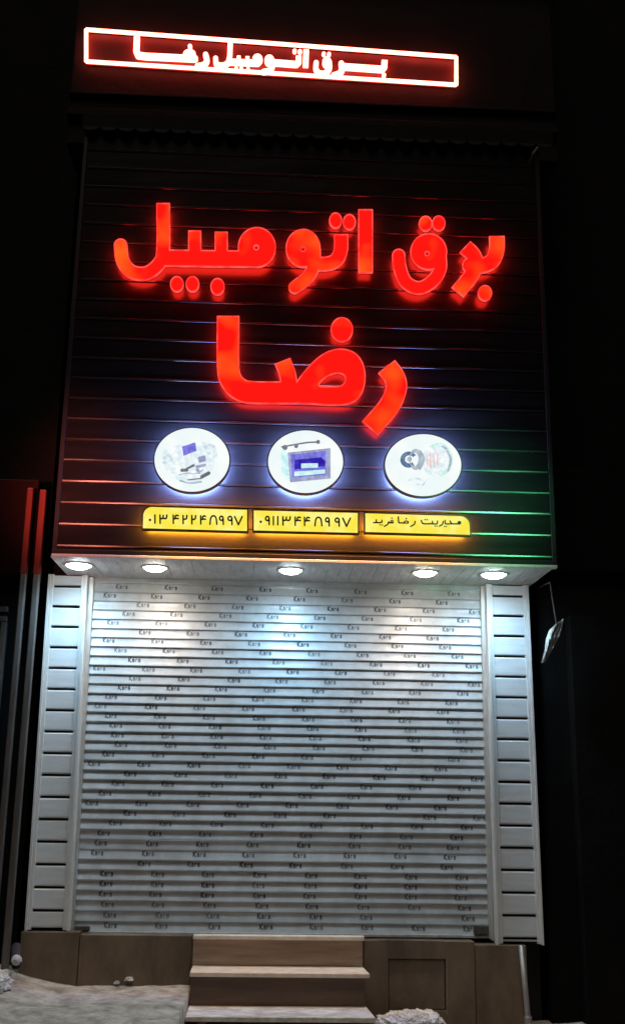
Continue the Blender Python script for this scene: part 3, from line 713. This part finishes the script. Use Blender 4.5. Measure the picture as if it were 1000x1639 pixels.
tx = [  # two-part name and title, right to left
    [C(735, 836.5, 3, 2.8), S([(736, 838.5), (722, 838.3)], BW, 'rr', False), S([(723, 838.5), (720, 833.8)], BW, 'rr', False), S([(722, 838.3), (713, 838.2), (712, 833)], BW), S([(709, 834.5), (708, 839), (703, 842)], BW)],
    [S([(700, 834), (699, 838.4), (690, 838.2)], BW), S([(692, 838.2), (692, 834.4)], BW, 'rr', False), S([(690, 838.2), (681, 838.4), (676, 837.4), (674, 833)], BW)],
    [C(711, 842.6, 1.1), C(714, 842.6, 1.1)], [C(696, 842, 1.1), C(699, 842, 1.1)], [C(680, 831.6, 1.1), C(683.4, 831.7, 1.1)],
    [S([(664, 834.5), (663, 839), (657, 842.5)], BW)],
    [C(650, 835.6, 4, 2.6), H(650, 835.6, 1.7, 1), S([(653, 837), (641, 836.8), (638, 835.8), (637.4, 827)], BW)], [C(650, 830, 1.2)],
    [C(627, 834.6, 2.7, 2.6), H(627, 834.4, .9), S([(629, 836.8), (621, 836.6)], BW, 'rr', False), S([(622, 835), (620.5, 839), (615, 842.4)], BW)], [C(627, 829.3, 1.2)],
    [S([(611, 832.6), (610.5, 836), (603, 836.2), (602, 832)], BW), S([(604, 836.2), (597.5, 836.6)], BW, 'rr', False)], [C(608.5, 840, 1.1), C(611.8, 840.2, 1.1)],
]
lightbox([(584, 821), (751.5, 826), (752.5, 856.5), (584, 852)], 1, 'yellow light box with a small handwritten style name, right of three', tx)

# ------------------------------------------------------------------ small fixings on the facade
mb = MB(); a, b, c = at(860, 236, YF-.05), at(852, 246, YF-.12), at(846, 262, YF-.06)
mb.tube([(a[0], YF+.0, a[2]), tuple(a), tuple(b), tuple(c)], [.010, .012, .011, .006], 8)
tag(mb.build('wall_hook', M['post']), 'small bent metal hook on the dark wall at the upper right', 'hook')

# ------------------------------------------------------------------ neighbours
nl = thing('neighbour_building', 'dark building at the left edge with a dim red fascia and metal posts in front', 'building', (-4.2, .3, 0))
mb = MB(); mb.box(-8, -2.10, .25, 5, -.4, 13); mb.build('wall', M['plaster'], nl)
mb = MB(); mb.box(-6.5, -2.13, -.16, .248, 3.14, 3.95); mb.build('fascia', M['redboard'], nl, bevel=.01)
mb = MB(); mb.box(-6.4, -2.36, .12, .248, .1, 3.0); g = mb.build('shop_window', M['glass'], nl)
mb = MB()
for z in (2.78, 2.86): mb.box(-6.4, -2.36, .07, .118, z, z+.045)
mb.box(-2.40, -2.355, .06, .118, .1, 2.77); mb.build('frame', M['post'], g, bevel=.004)
def post(px0, py0, px1, py1, Y, wid, label):
    a, b = at(px0, py0, Y), at(px1, py1, Y); x = (a[0]+b[0])/2
    zt = float(a[2]); t = thing('metal_post', label, 'post', (float(x), Y, 0), 'two upright posts left of the shop')
    mb = MB(); mb.box(x-wid/2, x+wid/2, Y-.03, Y+.03, -.05, 3.12); mb.build('lower_post', M['post'], t, bevel=.008)
    mb = MB(); mb.box(x-wid/2-.003, x+wid/2+.003, Y-.033, Y+.033, 3.12, zt); mb.build('upper_post', M['redlit_post'], t, bevel=.008)
    mb = MB(); mb.box(x-wid/2-.02, x+wid/2+.02, Y-.05, Y+.05, -.06, -.02+.06); mb.build('base_plate', M['post'], t, bevel=.004)
post(48, 782, 25, 1100, -.25, .045, 'thin upright metal post at far left, red at the top, farther from the shutter')
post(68, 785, 47, 1100, -.22, .050, 'thin upright metal post just left of the white side panel, red at the top')
nr = thing('neighbour_building', 'black unlit building at the right edge', 'building', (4.5, .3, 0))
mb = MB(); mb.box(2.10, 9, .05, 5, -.4, 13); mb.build('wall', M['plaster'], nr)
mb = MB(); mb.box(2.34, 5.2, -.10, .048, -.3, 2.9); 
mb.build('shutter_door', M['plaster'], nr, bevel=.01)
mb = MB(); mb.box(2.12, 6, -.02, .047, 3.3, 4.2); mb.build('band', M['plaster'], nr, bevel=.01)
# drainpipe beside the plinth
mb = MB(); a, b = at(834, 1518, -.13), at(845, 1632, -.13)
mb.tube([(a[0], -.13, a[2]+.02), (b[0], -.13, b[2]), (b[0]+.004, -.15, b[2]-.05), (b[0]+.01, -.22, b[2]-.09)], .022, 12)
dp = mb.build('drainpipe', M['pipe'], smooth=True); tag(dp, 'short shiny grey drainpipe beside the right end of the plinth', 'pipe')
mb = MB(); mb.lathe((b[0], -.13, b[2]-.01), (0, 0, 1), [(.028, -.03), (.030, -.02), (.030, .02), (.028, .03)], 16); mb.build('collar', M['pipe'], dp, smooth=True)
# pipe outlet in the left corner
c = at(26, 1543, -.5); t = thing('pipe_outlet', 'round dark pipe mouth with a pale rim in the snow at the lower left', 'pipe', tuple(map(float, c)))
ax = (.25, -1, -.35)
mb = MB(); mb.lathe(c, ax, [(.034, -.25), (.036, 0), (.036, .02), (.030, .02), (.028, -.06), (0.0, -.06)], 24); mb.build('tube', M['can'], t, smooth=True)
mb = MB(); mb.lathe((c[0], c[1], c[2]+.022), (.1, -1, .2), [(.0, .03), (.03, .028), (.037, .01), (.036, -.05)], 24); mb.build('rim', M['sheet'], t, smooth=True)
# torn pale sheet hanging at the right edge
mb = MB(); Y0 = -.30
L = [(890, 998), (881, 1007), (876, 1024), (873, 1042), (869, 1061)]; Rr = [(900, 992), (898, 1006), (893, 1020), (885, 1036), (873, 1058)]
n = 9; V = []
for j, (a, b) in enumerate(zip(L, Rr)):
    for i in range(n):
        t = i/(n-1); p = at(a[0]+(b[0]-a[0])*t+(1.2*math.sin(j*9) if i == 0 else 0), a[1]+(b[1]-a[1])*t, Y0); p[1] = Y0+.035*math.sin(i*2.1+j*.7)+.02*math.sin(j*2.3); V.append(p)
mb.add(V, [(j*n+i, j*n+i+1, (j+1)*n+i+1, (j+1)*n+i) for j in range(len(L)-1) for i in range(n-1)])
o = mb.build('torn_sheet', M['sheet'], smooth=True); tag(o, 'torn pale sheet hanging from the dark wall at the right edge', 'sheet')
m = o.modifiers.new('thick', 'SOLIDIFY'); m.thickness = .006
mb = MB(); mb.tube([at(890, 998, Y0), at(884, 960, Y0), at(880, 932, Y0), (at(880, 932, Y0)[0], .055, at(880, 932, Y0)[2]+.02)], .006, 6); mb.build('cord', M['post'], o)

# ------------------------------------------------------------------ coloured street lights whose gleam shows on the cladding beads
def glow(name, loc, aim, col, e, r, cone):
    l = bpy.data.lights.new(name, 'SPOT'); l.energy = e; l.color = col; l.shadow_soft_size = r; l.spot_size = math.radians(cone); l.spot_blend = 1.0
    o = bpy.data.objects.new(name, l); COL.objects.link(o); o.location = loc
    o.rotation_euler = (Vector(aim)-Vector(loc)).to_track_quat('-Z', 'Y').to_euler()
glow('red_shop_glow', (-2.7, -9.0, 1.7), (-1.80, -.8, 3.80), (1.0, .20, .14), 5600, .25, 10)
glow('green_shop_glow', (3.55, -9.0, 1.7), (1.50, -.8, 3.68), (.14, 1.0, .42), 5200, .25, 8.5)
